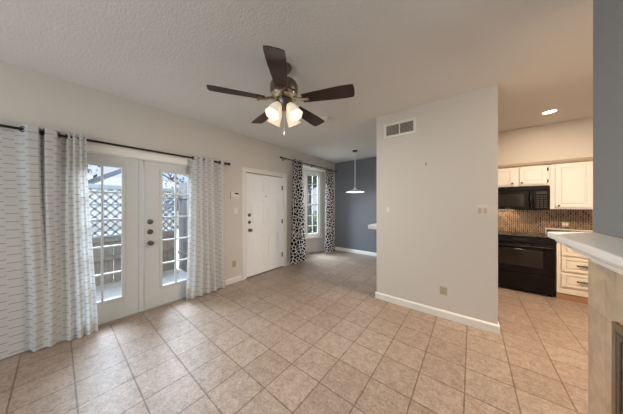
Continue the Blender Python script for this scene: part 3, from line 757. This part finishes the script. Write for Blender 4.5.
# air vent on the partition
v = thing('air_vent', (-.80, PY, 2.385), 'white two-section air vent grille high on the partition wall', 'vent')
bm = B(); vx0, vx1, vz0, vz1 = -1.015, -.585, 2.385, 2.595; b_ = .035
for a in ((vx0, vx0 + b_, vz0, vz1), (vx1 - b_, vx1, vz0, vz1), (vx0 + b_, vx1 - b_, vz0, vz0 + b_), (vx0 + b_, vx1 - b_, vz1 - b_, vz1), (-.807, -.793, vz0 + b_, vz1 - b_)): box(bm, a[0], a[1], PY - .014, PY - .0005, a[2], a[3], .003, 1)
part('frame', bm, PLAST, v)
bm = B(); box(bm, vx0 + b_, vx1 - b_, PY - .002, PY - .0005, vz0 + b_, vz1 - b_); part('duct_back', bm, mat('dark_duct', (70, 68, 64), .9), v)
for (a, b) in ((vx0 + b_, -.807), (-.793, vx1 - b_)):
    bm = B()
    for k in range(8):
        z = vz0 + b_ + .009 + k * .0172
        prism(bm, [(PY - .0125, z - .004), (PY - .011, z - .0045), (PY - .003, z + .005), (PY - .0045, z + .0055)], 'x', a, b)
    part('louvre_bank', bm, mat('pale_grey_louvre', (196, 192, 184), .5), v)  # louvres in one even pale grey, darker than the frame

def plate_y(name, x0, x1, z0, z1, label, cat, m_, kind, group=None):
    t = thing(name, ((x0 + x1) / 2, PY, z0), label, cat, group)
    bm = B(); box(bm, x0, x1, PY - .006, PY - .0005, z0, z1, .0025); part('cover_plate', bm, m_, t)
    return t
t = plate_y('light_switch', .045, .145, 1.285, 1.402, 'two-gang switch plate near the kitchen edge of the partition wall', 'light switch', SWPL, 's')
for x in (.072, .118):
    bm = B(); box(bm, x - .015, x + .015, PY - .0085, PY - .0055, 1.315, 1.375, .001, 1); part('rocker', bm, BEIGEPL, t)
t = plate_y('light_switch', -1.004, -.918, 1.29, 1.40, 'single switch plate near the dining edge of the partition wall', 'light switch', SWPL, 's')
bm = B(); box(bm, -.978, -.944, PY - .0085, PY - .0055, 1.312, 1.378, .001, 1); part('rocker', bm, PLAST, t)
def outlet_bits(t, f):
    for dz in (-.024, .024): f(t, dz)
t = plate_y('wall_outlet', -.318, -.236, .287, .388, 'beige wall outlet low on the partition wall', 'outlet', BEIGEPL, 'o')
for dz in (-.022, .022):
    bm = B(); box(bm, -.295, -.259, PY - .008, PY - .0055, .3375 + dz - .016, .3375 + dz + .016, .004); s_ = part('socket', bm, BEIGEPL, t)
    bm = B(); box(bm, -.287, -.284, PY - .0085, PY - .0078, .3375 + dz - .007, .3375 + dz + .007); box(bm, -.270, -.267, PY - .0085, PY - .0078, .3375 + dz - .007, .3375 + dz + .007); part('slot', bm, DARKPL, s_)
t = thing('wall_hook', (-.468, PY, 1.93), 'tiny dark hook on the partition wall', 'hook')
bm = B(); box(bm, -.476, -.468, PY - .004, PY - .0005, 1.93, 1.968, .001, 1); part('back_plate', bm, DARKPL, t)
bm = B(); tube(bm, [(-.464, PY - .002, 1.955), (-.464, PY - .012, 1.945), (-.464, PY - .014, 1.938), (-.464, PY - .008, 1.934)], .002, 6); part('pin', bm, NICKEL, t, True)

def plate_x(name, y0, y1, z0, z1, label, cat, m_, dep=.006):
    t = thing(name, (LX, (y0 + y1) / 2, z0), label, cat)
    bm = B(); box(bm, LX + .0005, LX + dep, y0, y1, z0, z1, .0025); part('cover_plate' if dep < .01 else 'case', bm, m_, t)
    return t
t = plate_x('thermostat', 1.922, 2.085, 1.525, 1.648, 'white thermostat with dark display left of the front door', 'thermostat', PLAST, .028)
bm = B(); box(bm, LX + .0275, LX + .0295, 1.99, 2.075, 1.605, 1.632); part('display', bm, DARKPL, t)
bm = B()
for k in range(3): box(bm, LX + .0275, LX + .030, 1.945 + k * .045, 1.972 + k * .045, 1.545, 1.556, .001, 1)
part('button_row', bm, BEIGEPL, t)
t = plate_x('light_switch', 1.99, 2.07, 1.245, 1.36, 'light switch below the thermostat by the front door', 'light switch', PLAST)
bm = B(); box(bm, LX + .0055, LX + .0085, 2.013, 2.047, 1.27, 1.335, .001, 1); part('rocker', bm, PLAST, t)
t = plate_x('wall_outlet', 1.955, 2.035, .282, .40, 'beige wall outlet low between right dash-print curtain and front door', 'outlet', BEIGEPL)
for dz in (-.026, .026):
    bm = B(); box(bm, LX + .0055, LX + .008, 1.977, 2.013, .341 + dz - .017, .341 + dz + .017, .004); s_ = part('socket', bm, BEIGEPL, t)
    bm = B(); box(bm, LX + .0078, LX + .0085, 1.985, 1.988, .341 + dz - .008, .341 + dz + .008); box(bm, LX + .0078, LX + .0085, 2.002, 2.005, .341 + dz - .008, .341 + dz + .008); part('slot', bm, DARKPL, s_)
t = thing('wall_outlet', (1.229, KB - .012, 1.045), 'grey outlet plate on the mosaic backsplash', 'outlet')
bm = B(); box(bm, 1.192, 1.266, KB - .018, KB - .0125, 1.045, 1.125, .002); part('cover_plate', bm, BEIGEPL, t)
for dx in (-.018, .018):
    bm = B(); box(bm, 1.229 + dx - .012, 1.229 + dx + .012, KB - .020, KB - .0175, 1.067, 1.103, .003); part('socket', bm, PLAST, t)

# ledge of the pass-through beside the slate wall
lg = thing('bar_ledge', (-1.55, 4.9, .845), 'white bar ledge jutting from behind the partition before the slate wall', 'ledge')
bm = B(); box(bm, -1.94, -1.401, 4.6, 5.2, .845, .94, .008); part('top', bm, WHITE, lg)
bm = B(); prism(bm, [(-1.401, .844), (-1.75, .844), (-1.72, .81), (-1.45, .58), (-1.401, .56)], 'y', 4.98, 5.03); part('bracket', bm, WHITE, lg)

# ------------------------------------------------------------------ curtains
def rod_set(name, x, z, y0, y1, rad, brackets, label):
    t = thing(name, (LX, (y0 + y1) / 2, z), label, 'curtain rod')
    bm = B(); rod(bm, (x, y0, z), (x, y1, z), rad, 14); part('pole', bm, BRONZE, t, True)
    for (y, s) in ((y0, -1), (y1, 1)):
        bm = B(); lathe(bm, [(0, 0), (rad * 1.4, 0), (rad * 1.5, .012), (rad * .8, .018), (rad * .9, .024), (rad * 2.0, .04), (rad * 2.1, .055), (rad * 1.3, .07), (0, .075)], (x, y, z), (0, s, 0), 18); part('finial', bm, BRONZE, t, True)
    for y in brackets:
        bm = B(); box(bm, LX + .0005, LX + .006, y - .012, y + .012, z - .04, z + .03, .002); rod(bm, (LX + .005, y, z - .016), (x, y, z - .016), .006, 8); torus(bm, (x, y, z), (0, 1, 0), rad + .004, .004, 16, 6); part('bracket', bm, BRONZE, t, True)
    return t
RXC = LX + .09
rod_set('curtain_rod', RXC, 2.122, -1.0, 1.80, .0125, (-.145, 1.79), 'long dark bronze curtain rod above the french doors')
rod_set('curtain_rod', RXC, 2.462, 3.11, 5.36, .011, (3.2, 4.25, 5.345), 'thin dark curtain rod above the dining window')

def smooth_path(ext, n=10):
    # ext: list of (y, x offset) extrema; cosine easing between them
    pts = []
    for (a, b) in zip(ext, ext[1:]):
        for i in range(n):
            s = i / n
            pts.append((a[0] + (b[0] - a[0]) * s, a[1] + (b[1] - a[1]) * (1 - math.cos(PI * s)) / 2))
    pts.append(ext[-1]); return pts
def curtain(name, top, bot, ztop, zbot, zrod, m_, label, grommet_m, group, grom=True):
    t = thing(name, (RXC, (top[0][0] + top[-1][0]) / 2, zbot), label, 'curtain', group)
    A, Bt = smooth_path(top), smooth_path(bot)
    # arc length for the print
    L = [0.0]
    for i in range(1, len(A)): L.append(L[-1] + max(math.dist(A[i], A[i - 1]), math.dist(Bt[i], Bt[i - 1])))
    bm = B(); uvl = bm.loops.layers.uv.new('UVMap'); NZ = 26; rows = []
    for k in range(NZ + 1):
        s = k / NZ; z = ztop + (zbot - ztop) * s
        e = s * s * (3 - 2 * s)
        row = []
        for i in range(len(A)):
            y = A[i][0] + (Bt[i][0] - A[i][0]) * e; x = A[i][1] + (Bt[i][1] - A[i][1]) * e
            wob = .008 * math.sin(z * 3.1 + y * 9) * s
            row.append(bm.verts.new((RXC + x + wob, y + wob * .8, z)))
        rows.append(row)
    for k in range(NZ):
        for i in range(len(A) - 1):
            fc = bm.faces.new((rows[k][i], rows[k][i + 1], rows[k + 1][i + 1], rows[k + 1][i]))
            for lp, (ii, kk) in zip(fc.loops, ((i, k), (i + 1, k), (i + 1, k + 1), (i, k + 1))):
                lp[uvl].uv = (L[ii], ztop + (zbot - ztop) * kk / NZ)
    part('fabric', bm, m_, t, True)
    if grom:
        for (a, b) in zip(top, top[1:]):
            if a[1] * b[1] < 0:
                s = a[1] / (a[1] - b[1]); y = a[0] + (b[0] - a[0]) * (math.acos(1 - 2 * s) / PI)
                d = Vector((b[1] - a[1], b[0] - a[0], 0)); nrm = Vector((-d.y, d.x, 0))
                bm = B(); torus(bm, (RXC, y, zrod), nrm, .024, .005, 20, 8); part('grommet', bm, grommet_m, t, True)
    return t
GD = 'dash-print curtains at the french doors'
topL = [(-1.0, -.02), (-.85, .02), (-.70, -.025), (-.40, -.028), (-.235, -.028), (-.17, .035), (-.118, .035), (-.098, -.03), (-.07, .038), (-.01, .038), (.02, -.03), (.05, -.03), (.068, .03), (.09, .005), (.11, .035), (.135, .008), (.155, .035), (.175, .01), (.192, .03)]
botL = [(-1.0, -.02), (-.85, .02), (-.70, -.03), (-.40, -.03), (-.165, -.038), (-.13, .045), (-.09, .02), (-.065, .03), (-.04, .05), (.0, .005), (.02, -.005), (.045, 0), (.075, .05), (.105, .015), (.14, .06), (.17, .015), (.205, .06), (.24, .02), (.274, .05)]
curtain('curtain', topL, botL, 2.165, .012, 2.122, DASH, 'wide dash-print white curtain left of the french doors', BRONZE, GD)
topR = [(1.225, 0), (1.26, -.02), (1.30, .035), (1.35, .01), (1.39, .035), (1.43, .005), (1.47, .035), (1.52, .012), (1.565, .035), (1.60, -.03), (1.67, -.03), (1.715, .035), (1.745, .03)]
botR = [(1.17, .05), (1.21, 0), (1.26, .055), (1.32, .01), (1.38, .06), (1.43, .01), (1.48, .06), (1.54, .01), (1.59, .055), (1.64, -.01), (1.68, -.01), (1.73, .04), (1.77, .03)]
curtain('curtain', topR, botR, 2.165, .02, 2.122, DASH, 'narrower dash-print white curtain between the french doors and front door', BRONZE, GD)
GP = 'pebble-print curtains at the dining window'
t1 = [(3.43, .02), (3.48, -.03), (3.53, .04), (3.585, -.035), (3.64, .04), (3.69, -.035), (3.745, .04), (3.80, -.02)]
b1 = [(3.33, .03), (3.42, -.04), (3.50, .05), (3.59, -.045), (3.68, .055), (3.77, -.045), (3.86, .055), (3.95, -.02)]
curtain('curtain', t1, b1, 2.50, .02, 2.462, PEBBLE, 'black and white pebble-print curtain beside the front door', BRONZE, GP, False)
t2 = [(4.80, .02), (4.85, -.03), (4.90, .035), (4.96, -.03), (5.02, .035), (5.08, -.03), (5.15, .035), (5.22, -.01)]
b2 = [(4.75, .03), (4.82, -.04), (4.90, .05), (4.98, -.045), (5.06, .05), (5.14, -.045), (5.22, .05), (5.31, -.02)]
curtain('curtain', t2, b2, 2.50, .02, 2.462, PEBBLE, 'black and white pebble-print curtain beside the slate blue wall', BRONZE, GP, False)

# ------------------------------------------------------------------ outside
bm = B(); box(bm, -5.35, LX - T - .001, -4.0, 3.6, -.14, -.03); struct('ground_patio', bm, CONC, 'pale concrete patio outside the french doors', 'patio')
bm = B(); box(bm, -16, -5.35, -12, 4.6, -.12, -.06); struct('ground_drive', bm, mat('pale_drive', (232, 230, 226), .9, var=.06, vscale=2), 'pale concrete drive beyond the lattice wall', 'drive')
bm = B(); box(bm, -40, -5.35, -30, 40, -.3, -.12); box(bm, -5.35, LX - .9, 3.6, 40, -.3, -.12); struct('ground_lawn', bm, LAWN, 'lawn beyond the patio', 'lawn')
s = thing('screen_wall', (-5.2, 0, -.03), 'patio wall with grey lattice screen blocks on top', 'wall')
bm = B(); y = -2.9
while y < 1.64:
    box(bm, -5.26, -5.235, y, min(y + .138, 1.66), -.03, .84); y += .142
box(bm, -5.235, -5.20, -2.9, 1.66, .40, .47); box(bm, -5.235, -5.20, -2.9, 1.66, .74, .84)
part('plank_base', bm, FENCEW, s)
bm = B(); C = .132; nz_ = 6; ny = 34; yb0 = 1.66 - C * ny
for j in range(nz_):
    for i in range(ny):
        a, z = yb0 + i * C, .842 + j * (.858 / nz_); hh = .858 / nz_
        for q in ((a, z, a + C, z + hh), (a, z + hh, a + C, z)):
            d2 = Vector((q[2] - q[0], q[3] - q[1])).normalized(); nn = Vector((-d2.y, d2.x)) * .014
            prism(bm, [(q[0] + nn.x, q[1] + nn.y), (q[0] - nn.x, q[1] - nn.y), (q[2] - nn.x, q[3] - nn.y), (q[2] + nn.x, q[3] + nn.y)], 'x', -5.26, -5.18)
    if j % 2 == 0: box(bm, -5.257, -5.183, yb0, 1.66, .842 + j * (.858 / nz_) - .012, .842 + j * (.858 / nz_) + .012)
part('lattice', bm, BLOCK, s)
bm = B(); box(bm, -5.28, -5.16, yb0 - .02, 1.67, 1.70, 1.78, .005); part('cap', bm, mat('blue_grey_cap', (138, 146, 152), .8), s)
s = thing('patio_fence', (-4.4, 1.72, -.03), 'dark plank fence closing the right end of the patio', 'fence')
bm = B(); x = -5.25
while x < LX - T - .16:
    box(bm, x, x + .136, 1.72, 1.74, -.03, 1.90 + .0); x += .142
part('planks', bm, DFENCE, s)
for z in (.3, 1.55):
    bm = B(); box(bm, -5.25, LX - T - .03, 1.70, 1.72, z, z + .08); part('rail', bm, DFENCE, s)

def tree(x, y, h, crown, label, nleaf, bare=False, lean=(0, 0), sd=1, limb=None):
    rnd = random.Random(sd)
    t = thing('tree', (x, y, -.12), label, 'tree', 'trees beyond the patio')
    bm = B(); tips = []
    th_ = h * .4
    tube(bm, [(x, y, -.15), (x + lean[0] * .4, y + lean[1] * .4, th_ * .5), (x + lean[0], y + lean[1], th_)], [.16, .13, .11], 10)
    def grow(p, d, L, r, depth):
        q1 = p + d * L * .5 + Vector((rnd.uniform(-.1, .1), rnd.uniform(-.1, .1), rnd.uniform(-.05, .1))) * L
        q2 = p + d * L
        tube(bm, [p, q1, q2], [r, r * .8, r * .6], 6)
        tips.append(q2)
        if depth:
            for _ in range(3):
                nd = (d + Vector((rnd.uniform(-.8, .8), rnd.uniform(-.8, .8), rnd.uniform(-.3, .6)))).normalized()
                grow(q2, nd, L * rnd.uniform(.55, .8), r * .6, depth - 1)
    for _ in range(5):
        a = rnd.uniform(0, 2 * PI)
        grow(Vector((x + lean[0], y + lean[1], th_)), Vector((math.cos(a), math.sin(a), rnd.uniform(.25, 1.0))).normalized(), h * .22, .07, 3)
    if limb: tube(bm, limb, [.12, .1, .08, .065, .04], 8)
    part('trunk', bm, BARK, t, True)
    bm = B()
    for _ in range(nleaf):
        c = rnd.choice(tips) + Vector((rnd.gauss(0, crown), rnd.gauss(0, crown), rnd.gauss(0, crown * .7)))
        if c.z < .3: continue
        M = Matrix.Translation(c) @ Matrix.Rotation(rnd.uniform(0, 6.3), 4, (rnd.random(), rnd.random(), rnd.random() + .1)); q = rnd.uniform(.04, .09)
        vs = [bm.verts.new(M @ Vector(v)) for v in ((-q * 1.5, 0, 0), (0, -q * .6, .01), (q * 1.5, 0, 0), (0, q * .6, .01))]; bm.faces.new(vs)
    part('foliage', bm, LEAF, t)
tree(-9.9, -1.0, 4.2, .3, 'bare spreading tree with a heavy slanting limb seen through the left french door', 700, sd=3, limb=[(-9.9, -1.0, 1.2), (-9.4, -.1, 1.75), (-8.9, .56, 2.06), (-8.1, 1.2, 2.45), (-7.7, 1.9, 2.95)])
tree(-12.5, 4.6, 5.2, .35, 'bare spreading tree seen through the right french door', 1200, sd=5)
tree(-7.2, 8.6, 5.5, .42, 'leafy tree seen through the dining window', 9000, sd=8)
hs = thing('house', (-19, 3, -.12), 'pale low house far behind the lattice wall', 'house')
bm = B(); box(bm, -23, -17, -9, 12, -.12, 2.45); part('wall', bm, mat('pale_stucco', (238, 234, 228), .9), hs)
bm = B(); prism(bm, [(-23.4, 2.45), (-16.6, 2.45), (-20, 3.4)], 'y', -9.4, 12.4); part('roof', bm, mat('grey_shingles', (170, 166, 166), .9, var=.15), hs)
for yy in (-5.0, -1.0, 4.5, 8.5):
    bm = B(); box(bm, -17.0, -16.94, yy, yy + 1.2, .9, 2.0); fr = part('window', bm, WHITE, hs)
    bm = B(); box(bm, -16.94, -16.93, yy + .1, yy + 1.1, 1.0, 1.9); part('pane', bm, mat('far_pane', (120, 132, 144), .2), fr)
tree(-12.5, 15.5, 7.0, .5, 'leafy tree further back outside the dining window', 9000, sd=11)
s = thing('shrub', (-6.1, 7.3, -.12), 'low green shrub below the dining window view', 'shrub')
rnd = random.Random(4)
bm = B()
for k in range(6): tube(bm, [(-6.1, 7.3, -.13), (-6.1 + rnd.uniform(-.5, .5), 7.3 + rnd.uniform(-.5, .5), .7)], [.02, .008], 6)
part('stems', bm, BARK, s)
bm = B()
for _ in range(2500):
    c = Vector((-6.1 + rnd.gauss(0, .5), 7.3 + rnd.gauss(0, .6), abs(rnd.gauss(.35, .3)) - .05))
    M = Matrix.Translation(c) @ Matrix.Rotation(rnd.uniform(0, 6.3), 4, (rnd.random(), rnd.random(), rnd.random() + .1)); q = rnd.uniform(.04, .08)
    bm.faces.new([bm.verts.new(M @ Vector(v)) for v in ((-q * 1.5, 0, 0), (0, -q * .6, .01), (q * 1.5, 0, 0), (0, q * .6, .01))])
part('foliage', bm, LEAF, s)

for o in list(bpy.data.objects):
    if '_o' in o: del o['_o']
